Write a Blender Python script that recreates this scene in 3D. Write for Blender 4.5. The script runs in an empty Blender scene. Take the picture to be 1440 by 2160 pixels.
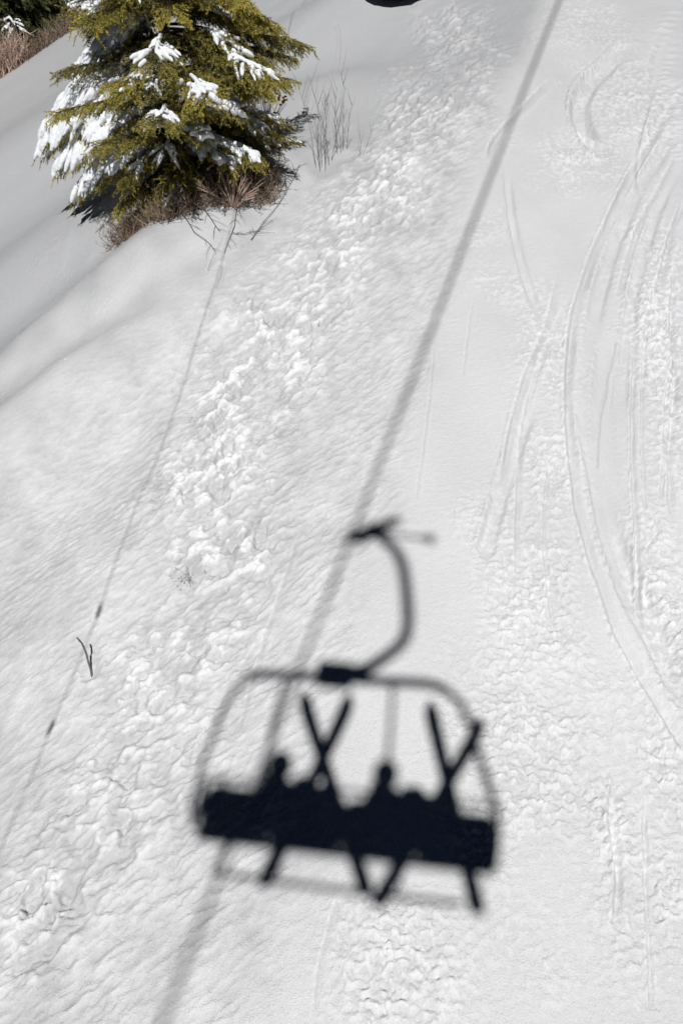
import bpy, math, random
import numpy as np
from mathutils import Vector, Matrix
R = math.radians
S = bpy.context.scene
COL = S.collection

# ------------------------------------------------------------------ camera
cam_d = bpy.data.cameras.new('camera'); cam = bpy.data.objects.new('camera', cam_d); COL.objects.link(cam)
cam.location = (0, 0, 0); cam.rotation_euler = (R(90-32), 0, 0)
cam_d.sensor_fit = 'VERTICAL'; cam_d.sensor_height = 36; cam_d.lens = 26
cam_d.clip_start = 0.05; cam_d.clip_end = 3000
S.camera = cam
# ------------------------------------------------------------------ sky and sun
SUN_EL, SUN_AZ = 52.06, -178.6          # azimuth measured from +y towards +x
w = bpy.data.worlds.new('World'); S.world = w; w.use_nodes = True
nt = w.node_tree; nt.nodes.clear()
sky = nt.nodes.new('ShaderNodeTexSky'); sky.sky_type = 'NISHITA'; sky.sun_disc = False
sky.sun_elevation = R(SUN_EL); sky.sun_rotation = R(SUN_AZ); sky.altitude = 3200; sky.air_density = 0.08; sky.dust_density = 0.02; sky.ozone_density = 0.3
bg = nt.nodes.new('ShaderNodeBackground'); bg.inputs['Strength'].default_value = 0.05
wo = nt.nodes.new('ShaderNodeOutputWorld')
nt.links.new(sky.outputs[0], bg.inputs[0]); nt.links.new(bg.outputs[0], wo.inputs[0])
sd = bpy.data.lights.new('sun', 'SUN'); sd.energy = 5.0; sd.angle = R(0.6); sd.color = (1.0, 0.992, 0.982)
sun = bpy.data.objects.new('sun', sd); COL.objects.link(sun)
SV = Vector((math.sin(R(SUN_AZ))*math.cos(R(SUN_EL)), math.cos(R(SUN_AZ))*math.cos(R(SUN_EL)), math.sin(R(SUN_EL))))
sun.rotation_euler = SV.to_track_quat('Z', 'Y').to_euler(); sun.location = SV*40
S.view_settings.view_transform = 'Standard'; S.view_settings.look = 'None'; S.view_settings.gamma = 1
S.view_settings.exposure = -0.38
S.render.engine = 'CYCLES'

# ------------------------------------------------------------------ ground plan (metres)
# ---- large shape of the snow slope (metres; the camera is at the origin, +y is uphill) ----
SL = np.tan(np.radians(25))
def softplus(v, w): return w*np.logaddexp(0, v/w)
# low swells and drifts: (x, y, length-dir angle deg, half length, half width, height)
SWELLS = [(-3.7,10.2,38,2.2,0.5,0.32),(-4.0,7.9,42,2.4,0.55,0.30),(-3.0,8.9,36,2.0,0.45,0.16),(-1.7,12.3,25,1.3,0.6,0.30),
          (-2.3,10.7,20,0.9,0.45,0.22),(-4.8,12.6,45,2.5,0.6,0.25),(-0.3,14.6,-15,1.3,0.5,0.22),
          (-0.6,17.2,10,1.8,0.7,0.30),(0.7,18.2,12,1.2,0.5,0.22),(-5.4,5.9,45,2.2,0.6,0.2),(-2.6,6.2,38,1.8,0.5,0.10),
          (-3.2,12.35,26,1.5,0.5,0.25),(-6.5,16.5,45,3.5,1.0,0.3),(1.6,12.6,60,3.0,0.7,0.12)]
def zmacro(x, y):
    x = np.asarray(x, float); y = np.asarray(y, float)
    s = x+0.9-0.30*(y-4)
    z = -4.97+SL*(np.minimum(y,60)-3.9)+0.12*np.maximum(y-60,0)-0.30*softplus(-s, 1.1)
    d = (x+8.3)*-0.69+(y-20.8)*0.73
    z = z-0.95*softplus(np.minimum(d-1.5,25), 0.3)
    for cx,cy,a,L,W,h in SWELLS:
        c,t = np.cos(np.radians(a)),np.sin(np.radians(a))
        u = (x-cx)*c+(y-cy)*t; v = -(x-cx)*t+(y-cy)*c
        z = z+1.55*h*np.exp(-(u/L/1.2)**2-(v/W/1.5)**2)
    return z
TRACKS = [
  ([(5.392, 13.439), (4.543, 12.136), (3.888, 11.093), (3.398, 10.166), (3.139, 9.649), (2.868, 9.017), (2.674, 8.432), (2.486, 7.563), (2.382, 6.787), (2.352, 6.15), (2.401, 5.529), (2.469, 5.045), (2.617, 4.609), (2.809, 4.127)],0.055,0.035,1),
  ([(5.025, 12.119), (4.527, 11.277), (3.985, 10.413), (3.616, 9.634), (3.352, 8.994)],0.05,0.02,1),
  ([(2.702, 7.872), (2.634, 7.132), (2.627, 6.566), (2.649, 5.848), (2.754, 5.342), (2.86, 4.917), (2.953, 4.644)],0.1,0.04,0),
  ([(3.706, 9.384), (3.453, 8.545), (3.175, 7.48), (2.988, 6.665), (2.868, 6.042), (2.771, 5.521), (2.72, 5.168), (2.831, 4.802)],0.03,0.03,1),
  ([(3.759, 9.145), (3.451, 8.124), (3.218, 7.233), (3.05, 6.445), (2.994, 6.14)],0.02,0.02,1),
  ([(2.856, 9.257), (2.505, 8.582), (2.174, 7.897), (1.959, 7.275), (1.826, 6.7), (1.717, 6.073), (1.619, 5.325)],0.03,0.022,1),
  ([(2.373, 11.657), (2.315, 10.872), (2.296, 10.052), (2.333, 9.283), (2.421, 8.584)],0.06,0.03,0),
  ([(4.9, 14.842), (4.243, 14.009), (3.882, 13.546), (3.653, 12.866), (3.713, 12.163), (4.005, 11.608)],0.14,0.09,0),
  ([(6.118, 16.06), (5.573, 15.272), (5.09, 14.258), (4.828, 13.33)],0.05,0.03,1),
  ([(2.17, 7.704), (1.83, 6.979), (1.507, 6.18), (1.34, 5.745)],0.08,0.03,0),
  ([(5.218, 12.814), (4.595, 11.799), (4.116, 11.086), (3.715, 10.332), (3.378, 9.644), (3.065, 8.854), (2.862, 8.136)],0.09,0.035,0),
  ([(2.421, 3.893), (2.339, 3.539), (2.249, 3.123), (2.17, 2.717), (2.123, 2.448)],0.02,0.02,1),
  ([(1.147, 8.77), (0.981, 7.662), (0.817, 6.763), (0.763, 6.438)],0.02,0.006,1),
  ([(3.17, 8.552), (2.872, 7.544), (2.759, 6.778), (2.763, 6.145)],0.12,0.03,0),
  ([(4.101, 12.033), (3.806, 12.276), (3.45, 12.633)],0.03,0.015,1),
  ([(2.212, 7.025), (2.011, 6.259), (1.931, 5.632), (1.899, 5.057)],0.02,0.015,1),
  ([(3.145, 6.089), (2.99, 5.94), (2.923, 5.849), (2.909, 5.704)],0.02,0.02,1),
  ([(-0.387, 6.351), (-0.702, 5.175), (-0.894, 4.341)],0.03,0.008,1),
  ([(0.0, 3.22), (-0.105, 2.967), (-0.198, 2.476)],0.03,0.01,1),
  ([(4.03, 8.533), (3.621, 7.721), (3.376, 6.884), (3.137, 6.241)],0.03,0.015,1),
  ([(3.255, 8.554), (2.784, 7.244), (2.649, 6.672)],0.02,0.012,1),
  ([(4.1, 10.885), (4.207, 11.601), (4.778, 13.076), (5.899, 15.267)],0.04,0.02,1),
  ([(-1.598, 10.923), (-1.781, 10.134), (-1.598, 10.216), (-1.64, 9.698)],0.03,0.02,1),
  ([(-0.18, 16.822), (-0.044, 16.28), (-0.201, 14.522), (-0.126, 15.276)],0.03,0.02,1),
  ([(4.935, 11.792), (4.39, 10.88), (3.937, 9.964), (3.59, 9.145), (3.241, 8.13), (2.985, 7.237)],0.07,0.03,0),
  ([(5.577, 14.106), (4.965, 12.949), (4.323, 11.805), (3.734, 10.701), (3.307, 9.817)],0.06,0.03,0),
  ([(4.679, 10.869), (4.213, 9.962), (3.813, 8.989)],0.05,0.03,1),
  ([(2.656, 7.245), (2.56, 6.248), (2.609, 5.476), (2.747, 4.964), (2.89, 4.417)],0.06,0.025,0),
  ([(2.783, 9.671), (2.475, 8.732), (2.105, 7.971), (1.806, 7.162), (1.587, 6.439)],0.05,0.02,1),
  ([(4.244, 9.622), (3.953, 8.829), (3.737, 7.855), (3.413, 6.879), (3.222, 6.035)],0.04,0.03,1),
  ([(2.234, 3.994), (2.106, 3.668), (2.072, 3.268), (1.955, 2.902)],0.04,0.03,1),
  ([(3.443, 13.854), (2.776, 12.953), (2.288, 12.26), (2.089, 11.748)],0.06,0.03,1),
  ([(1.654, 9.256), (1.489, 8.507), (1.379, 7.956)],0.02,0.01,1),
]
CRUMB = [
  (3.74,7.86,0.40,1.72,1.20),
  (3.03,5.21,0.30,1.15,1.00),
  (1.77,5.45,0.48,1.06,0.80),
  (1.50,4.21,0.55,0.79,0.90),
  (0.44,2.79,0.56,0.48,0.95),
  (2.08,2.83,0.37,0.50,0.60),
  (1.68,3.27,0.39,0.71,0.30),
  (2.62,3.99,0.23,0.51,0.80),
  (2.10,3.54,0.22,0.44,1.10),
  (2.36,3.12,0.28,0.53,0.80),
  (4.60,12.96,0.87,1.36,0.80),
  (3.44,11.84,0.81,0.62,0.60),
  (4.35,15.31,0.98,0.89,0.50),
  (2.43,8.30,0.38,0.79,0.70),
  (2.07,9.72,0.36,0.95,0.30),
  (2.11,6.69,0.29,0.78,0.70),
  (4.09,9.62,0.36,0.94,0.80),
  (1.04,3.59,0.29,0.37,0.50),
  (2.13,4.42,0.60,0.53,0.50),
]
POCK = [
  (2.00,15.37,0.68,1.97,1.00),
  (1.20,13.28,0.56,1.44,1.00),
  (0.68,11.54,0.53,1.09,0.90),
  (0.13,11.11,0.59,0.79,0.90),
  (-0.25,10.07,0.69,0.76,0.80),
  (-0.72,9.21,0.78,0.72,1.00),
  (-1.03,8.45,0.81,0.70,1.10),
  (-1.30,7.70,0.72,0.69,1.00),
  (-1.48,6.87,0.67,0.60,0.90),
  (-1.24,6.10,0.58,0.54,1.10),
  (-1.35,5.35,0.69,0.49,0.90),
  (-1.67,4.75,0.66,0.53,0.80),
  (-1.90,3.94,0.70,0.54,0.70),
  (-2.32,3.18,0.66,0.47,0.75),
  (-1.50,4.26,0.38,0.43,0.60),
  (-1.13,6.99,0.57,0.61,0.80),
]
SPOT = {
  'stick': (-2.354,5.104),
  'weed': (-1.513,5.839),
  'sapling': (-0.272,12.269),
  'sapling2': (0.058,12.371),
  'deadbush': (-1.555,11.344),
  'twig': (-0.283,9.014),
  'stem': (-1.441,8.482),
  'rock': (1.009,17.053),
  'trunk': (-2.356,11.840),
  'crestL': (-8.544,21.788),
  'crestM': (-19.411,56.763),
  'grass1': (-1.115,11.729),
  'twigs': (-0.897,11.510),
  'twigs2': (-1.852,10.854),
  'tuft': (-1.285,14.067),
}
BOUGHS = [
  ((-0.57,13.20,0.06),1.9,0.12,0.4,0.05,0),
  ((-0.91,12.60,0.26),2.2,0.1,0.35,0.05,0),
  ((-0.80,12.30,-0.35),1.5,0.1,0.42,0.25,0),
  ((-0.54,13.00,-1.24),0.7,0.05,0.35,0.35,0),
  ((-0.93,12.60,-0.88),1,0.1,0.35,0.25,0),
  ((-4.39,12.50,-1.09),1.35,0.26,0.55,1,1),
  ((-4.07,12.30,-1.17),1.3,0.26,0.5,1,1),
  ((-3.68,12.00,-1.14),1.2,0.26,0.5,1,1),
  ((-4.26,12.80,-0.69),1.7,0.26,0.42,1,1),
  ((-3.88,12.90,-0.18),2.1,0.26,0.38,0.95,1),
  ((-3.55,12.60,-0.15),2.2,0.26,0.3,0.9,1),
  ((-4.04,12.10,-1.81),0.7,0.26,0.38,1,1),
  ((-3.56,11.90,-1.70),0.7,0.1,0.3,0.4,0),
  ((-3.15,11.60,-2.28),0.35,0,0.34,0.1,0),
  ((-2.63,11.40,-2.14),0.3,0,0.34,0.2,0),
  ((-2.00,11.50,-1.87),0.3,0,0.34,0.3,0),
  ((-1.98,11.05,-0.52),1.4,0.16,0.34,0.85,0),
  ((-2.33,11.15,-0.45),1.5,0.16,0.25,0.8,0),
  ((-1.40,11.25,-0.70),1.2,0.14,0.36,0.9,0),
  ((-1.70,11.15,-0.64),1.2,0.14,0.3,0.8,0),
  ((-1.16,11.40,-1.29),0.8,0.12,0.38,0.85,0),
  ((-1.52,11.30,-1.34),0.7,0.12,0.3,0.7,0),
  ((-1.84,11.05,-0.99),1,0.12,0.3,0.8,0),
  ((-3.10,11.40,-1.60),0.8,0.08,0.36,0.4,0),
  ((-3.32,11.80,-1.06),1.2,0.1,0.4,0.35,0),
  ((-2.59,11.90,-0.03),1.9,0.12,0.4,0.25,0),
  ((-1.73,11.80,-0.03),1.9,0.12,0.42,0.2,0),
  ((-3.12,11.90,-0.48),1.5,0.12,0.4,0.25,0),
  ((-2.76,11.50,-0.92),1.1,0.12,0.4,0.3,0),
  ((-2.29,11.30,-1.49),0.7,0.1,0.4,0.3,0),
  ((-1.68,12.60,0.43),2.3,0.12,0.42,0.1,0),
  ((-1.39,12.00,0.11),2.1,0.12,0.4,0.1,0),
  ((-1.56,11.80,-0.19),1.8,0.12,0.4,0.3,0),
  ((-1.09,12.80,0.38),2.4,0.12,0.4,0.1,0),
  ((-0.77,12.80,-0.09),1.8,0.12,0.35,0.1,0),
  ((-2.53,11.50,-0.69),1.4,0.12,0.4,0.5,0),
  ((-3.25,11.50,-1.96),0.5,0.05,0.36,0.3,0),
  ((-2.79,11.40,-1.82),0.5,0.05,0.36,0.4,0),
  ((-2.39,11.40,-1.88),0.4,0.05,0.36,0.3,0),
  ((-3.46,11.75,-2.50),0.3,0,0.3,0.5,0),
  ((-2.98,11.60,-2.30),0.3,0,0.3,0.5,0),
  ((-4.50,12.40,-1.18),1.3,0.24,0.45,1,1),
  ((-4.27,12.20,-1.45),1,0.2,0.4,1,1),
  ((-4.47,12.70,-0.92),1.5,0.26,0.5,1,1),
  ((-1.24,12.20,0.25),2.3,0.12,0.42,0.1,0),
  ((-1.01,12.30,-0.14),1.8,0.12,0.4,0.2,0),
  ((-1.06,11.90,-0.48),1.4,0.12,0.4,0.4,0),
  ((-3.42,12.50,0.26),2.5,0.12,0.42,0.3,0),
  ((-2.78,12.10,0.30),2.6,0.12,0.4,0.3,0),
  ((-2.03,11.90,0.35),2.6,0.12,0.4,0.2,0),
  ((-2.44,11.40,-1.20),0.9,0.1,0.4,0.3,0),
]
LINE = [
  (-3.162,-1.225,-1.176),
  (-2.928,0.150,-1.096),
  (-2.719,1.294,-0.902),
  (-2.460,2.473,-0.600),
  (-2.256,3.905,-0.172),
  (-1.950,5.706,0.560),
  (-1.729,6.913,1.162),
  (-1.612,8.143,1.634),
  (-1.135,13.448,3.516),
]
ROPE_P = (-0.149,-3.805,8.611); ROPE_D = (0.3229,0.8546,0.4067)
CRESTTREES = [
  (-9.59,26.50,-0.97,8,2.6,0,'dark snow dusted spruce beyond the crest in the top left corner'),
  (-8.66,28.00,-0.53,8,2.3,0,'dark spruce beyond the crest just left of the big spruce'),
  (-9.42,24.50,-1.00,7,2.2,0,'dark spruce standing lowest at the crest behind the tall tan brush'),
  (-12.38,30.00,-0.53,9,2.8,0,'dark spruce furthest left behind the crest'),
]
CRESTBRUSH = [(-9.107,21.519),(-8.807,21.819),(-8.547,22.079),(-8.376,22.392)]
CRESTBRUSH2 = [(-8.176,22.592),(-7.876,22.892),(-7.576,23.192),(-7.276,23.492),(-6.976,23.792)]
UNDER = [(-3.259,11.493),(-3.032,11.409),(-2.841,11.408),(-2.641,11.167),(-2.419,11.116),(-2.197,11.237),(-1.975,11.360),(-1.709,11.415),(-1.442,11.471),(-1.210,11.561),(-1.078,11.675),(-1.127,11.964),(-2.011,11.672),(-1.528,11.708),(-1.187,11.791),(-2.592,11.681)]
TUFT = (-1.205,13.600,-1.119)
LYING = [
  ([(-1.250,10.693),(-1.111,11.066),(-0.897,11.510),(-0.673,12.037),(-0.576,12.367)],'thin dark branch on the snow leaning up right of the spruce foot'),
  ([(-1.499,11.328),(-1.501,10.946),(-1.566,10.571),(-1.607,10.308)],'thin twig trailing down the snow from the pale stem fan'),
  ([(-2.238,11.053),(-2.030,10.696),(-1.791,10.547),(-1.674,10.344)],'dark twig lying on the snow below the middle of the spruce'),
  ([(-1.953,11.176),(-1.757,10.879),(-1.646,10.733)],'short twig lying on the snow between two longer ones'),
  ([(-1.521,10.797),(-1.358,10.804),(-1.167,10.904),(-0.886,11.276)],'bent twig lying flat right of the stem fan'),
]
STICK = [(-2.353,5.098,-5.037),(-2.373,5.145,-4.898),(-2.387,5.164,-4.748),(-2.396,5.153,-4.645),(-2.421,5.139,-4.569)]
CHAIR_AT = (-0.205,-4.303,4.631)
rng = np.random.default_rng(7)
# ------------------------------------------------------------------ helpers
def tag(o, label=None, cat=None, group=None, kind=None):
    if label: o['label'] = label
    if cat: o['category'] = cat
    if group: o['group'] = group
    if kind: o['kind'] = kind
    return o
def empty(name, loc, rz=0):
    o = bpy.data.objects.new(name, None); COL.objects.link(o); o.location = loc; o.rotation_euler = (0, 0, rz); return o
def link(name, me, mat, parent=None, smooth=True):
    me.materials.append(mat)
    if smooth:
        me.polygons.foreach_set('use_smooth', np.ones(len(me.polygons), bool))
    o = bpy.data.objects.new(name, me); COL.objects.link(o)
    if parent: o.parent = parent
    return o
class MB:
    """collects vertices and faces of one mesh"""
    def __init__(s): s.v = []; s.f = []; s.a = []; s.n = 0
    def add(s, v, f, a=0.0):
        v = np.asarray(v, float)
        s.v.append(v); s.f += [tuple(i+s.n for i in q) for q in f]; s.a.append(np.full(len(v), a)); s.n += len(v)
    def tube(s, path, rad, n=8, a=0.0, cap=True, flat=1.0):
        P = [Vector(p) for p in path]; m = len(P)
        if not hasattr(rad, '__len__'): rad = [rad]*m
        up = Vector((0, 0, 1)); V = []
        prev = None
        for i, p in enumerate(P):
            t = (P[min(i+1, m-1)]-P[max(i-1, 0)]).normalized()
            if prev is None:
                x = t.cross(up)
                if x.length < 1e-3: x = t.cross(Vector((1, 0, 0)))
            else: x = prev-t*prev.dot(t)
            x.normalize(); prev = x; y = t.cross(x)
            for k in range(n):
                c = 2*math.pi*k/n; V.append(p+(x*math.cos(c)+y*math.sin(c)*flat)*rad[i])
        F = [(i*n+k, i*n+(k+1) % n, (i+1)*n+(k+1) % n, (i+1)*n+k) for i in range(m-1) for k in range(n)]
        if cap: F += [tuple(range(n))[::-1], tuple((m-1)*n+k for k in range(n))]
        s.add([tuple(q) for q in V], F, a)
    def ball(s, c, r, nu=10, nv=7, M=None, a=0.0):
        V = [(0, 0, -1)]; F = []
        for j in range(1, nv):
            th = -math.pi/2+math.pi*j/nv
            for k in range(nu): V.append((math.cos(th)*math.cos(2*math.pi*k/nu), math.cos(th)*math.sin(2*math.pi*k/nu), math.sin(th)))
        V.append((0, 0, 1)); t = len(V)-1
        for k in range(nu): F.append((0, 1+(k+1) % nu, 1+k)); F.append((t, 1+(nv-2)*nu+k, 1+(nv-2)*nu+(k+1) % nu))
        for j in range(nv-2):
            for k in range(nu): F.append((1+j*nu+k, 1+j*nu+(k+1) % nu, 1+(j+1)*nu+(k+1) % nu, 1+(j+1)*nu+k))
        V = np.array(V)*np.array(r if hasattr(r, '__len__') else (r, r, r))
        if M is not None: V = V@np.array(M).T
        s.add(V+np.array(c), F, a)
    def box(s, c, d, M=None, bev=0.0):
        x, y, z = [k/2 for k in d]; b = bev or min(x, y, z)*0.15
        V = []; 
        for sx in (-1, 1):
            for sy in (-1, 1):
                for sz in (-1, 1):
                    V += [(sx*x, sy*(y-b), sz*(z-b)), (sx*(x-b), sy*y, sz*(z-b)), (sx*(x-b), sy*(y-b), sz*z)]
        import bmesh
        bm = bmesh.new(); vs = [bm.verts.new(p) for p in V]; r = bmesh.ops.convex_hull(bm, input=vs)
        bm.verts.index_update(); bm.faces.ensure_lookup_table()
        VV = np.array([tuple(q.co) for q in bm.verts]); F = [tuple(q.index for q in f.verts) for f in bm.faces]; bm.free()
        if M is not None: VV = VV@np.array(M).T
        s.add(VV+np.array(c), F)
    def build(s, name, mat, parent=None, smooth=True):
        me = bpy.data.meshes.new(name); V = np.concatenate(s.v) if s.v else np.zeros((0, 3))
        me.from_pydata(V.tolist(), [], s.f); me.update()
        at = me.attributes.new('tone', 'FLOAT', 'POINT'); at.data.foreach_set('value', np.concatenate(s.a).astype(np.float32))
        return link(name, me, mat, parent, smooth)
def fast_mesh(name, V, F, tone, mat, parent=None, smooth=False):
    """V (n,3), F (m,k) arrays"""
    me = bpy.data.meshes.new(name); m, k = F.shape
    me.vertices.add(len(V)); me.vertices.foreach_set('co', V.astype(np.float32).ravel())
    me.loops.add(m*k); me.loops.foreach_set('vertex_index', F.astype(np.int32).ravel())
    me.polygons.add(m); me.polygons.foreach_set('loop_start', np.arange(0, m*k, k, dtype=np.int32))
    me.update(calc_edges=True)
    for nm, arr in tone.items():
        at = me.attributes.new(nm, 'FLOAT', 'POINT'); at.data.foreach_set('value', arr.astype(np.float32))
    return link(name, me, mat, parent, smooth)

# ------------------------------------------------------------------ materials
def mat(name, col, rough=0.6, metal=0.0, var=0.15, scale=8, bump=0.0, spec=0.5, attr=None, col2=None, coat=0, vec='Object'):
    m = bpy.data.materials.new(name); m.use_nodes = True; t = m.node_tree; N = t.nodes; L = t.links
    p = N['Principled BSDF']; p.inputs['Roughness'].default_value = rough; p.inputs['Metallic'].default_value = metal
    p.inputs['Specular IOR Level'].default_value = spec
    if coat: p.inputs['Coat Weight'].default_value = coat
    tc = N.new('ShaderNodeTexCoord'); nz = N.new('ShaderNodeTexNoise'); nz.inputs['Scale'].default_value = scale; nz.inputs['Detail'].default_value = 5
    L.new(tc.outputs[vec], nz.inputs['Vector'])
    mx = N.new('ShaderNodeMix'); mx.data_type = 'RGBA'
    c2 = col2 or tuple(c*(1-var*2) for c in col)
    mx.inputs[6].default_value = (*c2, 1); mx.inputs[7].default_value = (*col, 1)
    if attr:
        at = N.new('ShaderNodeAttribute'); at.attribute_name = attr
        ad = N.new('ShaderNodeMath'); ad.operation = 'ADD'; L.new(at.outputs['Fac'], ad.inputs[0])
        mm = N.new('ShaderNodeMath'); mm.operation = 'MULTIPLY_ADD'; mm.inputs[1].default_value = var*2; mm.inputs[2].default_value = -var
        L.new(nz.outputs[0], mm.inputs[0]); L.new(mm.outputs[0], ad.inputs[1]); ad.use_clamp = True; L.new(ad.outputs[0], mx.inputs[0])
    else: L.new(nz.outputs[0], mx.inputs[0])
    L.new(mx.outputs[2], p.inputs['Base Color'])
    if bump:
        b = N.new('ShaderNodeBump'); b.inputs['Strength'].default_value = bump; b.inputs['Distance'].default_value = 0.01
        L.new(nz.outputs[0], b.inputs['Height']); L.new(b.outputs[0], p.inputs['Normal'])
    return m
def snow_material():
    m = bpy.data.materials.new('snow'); m.use_nodes = True; t = m.node_tree; N = t.nodes; L = t.links
    p = N['Principled BSDF']; p.inputs['Roughness'].default_value = 0.42
    p.inputs['Specular IOR Level'].default_value = 0.9
    at = N.new('ShaderNodeAttribute'); at.attribute_name = 'powder_shade'      # loose snow is whiter; relief shading and an uphill grey fall-off are painted in
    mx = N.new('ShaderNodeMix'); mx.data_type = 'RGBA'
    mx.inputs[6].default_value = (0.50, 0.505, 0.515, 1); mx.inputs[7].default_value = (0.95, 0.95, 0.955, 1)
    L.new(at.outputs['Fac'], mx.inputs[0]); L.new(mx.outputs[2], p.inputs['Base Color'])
    tc = N.new('ShaderNodeTexCoord')
    n1 = N.new('ShaderNodeTexNoise'); n1.inputs['Scale'].default_value = 70; n1.inputs['Detail'].default_value = 4; n1.inputs['Roughness'].default_value = 0.65
    n2 = N.new('ShaderNodeTexNoise'); n2.inputs['Scale'].default_value = 260; n2.inputs['Detail'].default_value = 2
    L.new(tc.outputs['Object'], n1.inputs['Vector']); L.new(tc.outputs['Object'], n2.inputs['Vector'])
    b1 = N.new('ShaderNodeBump'); b1.inputs['Strength'].default_value = 0.8; b1.inputs['Distance'].default_value = 0.018
    b2 = N.new('ShaderNodeBump'); b2.inputs['Strength'].default_value = 0.6; b2.inputs['Distance'].default_value = 0.004
    L.new(n1.outputs[0], b1.inputs['Height']); L.new(n2.outputs[0], b2.inputs['Height']); L.new(b1.outputs[0], b2.inputs['Normal']); L.new(b2.outputs[0], p.inputs['Normal'])
    return m
M_SNOW = snow_material()
M_TSNOW = mat('tree_snow', (0.86, 0.88, 0.9), 0.5, var=0.03, scale=12, bump=0.4)
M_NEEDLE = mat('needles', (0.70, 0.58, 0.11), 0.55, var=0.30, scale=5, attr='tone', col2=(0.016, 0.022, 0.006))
M_NEEDLE2 = mat('dark_needles', (0.16, 0.17, 0.05), 0.6, var=0.3, scale=4, attr='tone', col2=(0.012, 0.016, 0.008))
M_BARK = mat('bark', (0.09, 0.06, 0.045), 0.9, var=0.3, scale=20, bump=0.5)
M_DEAD = mat('dead_twig', (0.46, 0.34, 0.24), 0.9, var=0.5, scale=6, attr='tone', col2=(0.06, 0.038, 0.028))
M_PINK = mat('dry_stem', (0.66, 0.48, 0.38), 0.9, var=0.2, scale=15)
M_GREYTW = mat('grey_twig', (0.2, 0.19, 0.185), 0.9, var=0.2, scale=15)
M_ORANGE = mat('orange_leaf', (0.55, 0.26, 0.02), 0.8, var=0.25, scale=12)
M_ROCK = mat('rock', (0.22, 0.20, 0.19), 0.9, var=0.45, scale=9, bump=0.8)
M_STEEL = mat('painted_steel', (0.05, 0.055, 0.06), 0.45, var=0.2, scale=6, metal=0.2)
M_GALV = mat('galvanised_steel', (0.35, 0.36, 0.37), 0.4, var=0.2, scale=14, metal=0.8)
M_ROPE = mat('steel_rope', (0.12, 0.12, 0.12), 0.5, var=0.3, scale=60, metal=0.7)
M_PAD = mat('black_padding', (0.03, 0.03, 0.035), 0.7, var=0.2, scale=20, bump=0.2)
M_RUB = mat('black_rubber', (0.025, 0.025, 0.025), 0.8, var=0.2)

# ------------------------------------------------------------------ noise
def perlin(u, v, seed):
    g = np.random.default_rng(seed).random((256, 256))*2*np.pi
    gx, gy = np.cos(g), np.sin(g)
    iu = np.floor(u).astype(int); iv = np.floor(v).astype(int); fu = u-iu; fv = v-iv
    a, b = iu & 255, (iu+1) & 255; c, d = iv & 255, (iv+1) & 255
    su = fu*fu*fu*(fu*(fu*6-15)+10); sv = fv*fv*fv*(fv*(fv*6-15)+10)
    n00 = gx[a, c]*fu+gy[a, c]*fv; n10 = gx[b, c]*(fu-1)+gy[b, c]*fv
    n01 = gx[a, d]*fu+gy[a, d]*(fv-1); n11 = gx[b, d]*(fu-1)+gy[b, d]*(fv-1)
    return ((n00*(1-su)+n10*su)*(1-sv)+(n01*(1-su)+n11*su)*sv)*1.45
def aniso(x, y, ang, lu, lv, seed, warp=0.0):
    c, s = math.cos(R(ang)), math.sin(R(ang)); u = x*c+y*s; v = -x*s+y*c
    if warp: v = v+warp*perlin(x/(lu*1.5)+9, y/(lu*1.5)+3, seed+50); u = u+warp*perlin(x/(lu*1.5)+29, y/(lu*1.5)+13, seed+51)
    return perlin(u/lu+seed*1.7, v/lv+seed*2.3, seed)
def sstep(a, b, v): t = np.clip((v-a)/(b-a), 0, 1); return t*t*(3-2*t)
def blobs(x, y, Z, soft=1.0):
    m = np.zeros_like(x)
    for cx, cy, rx, ry, amp in Z:
        m = np.maximum(m, amp*np.exp(-(((x-cx)/rx)**2+((y-cy)/ry)**2)**1.3*0.9))
    return m

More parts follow.
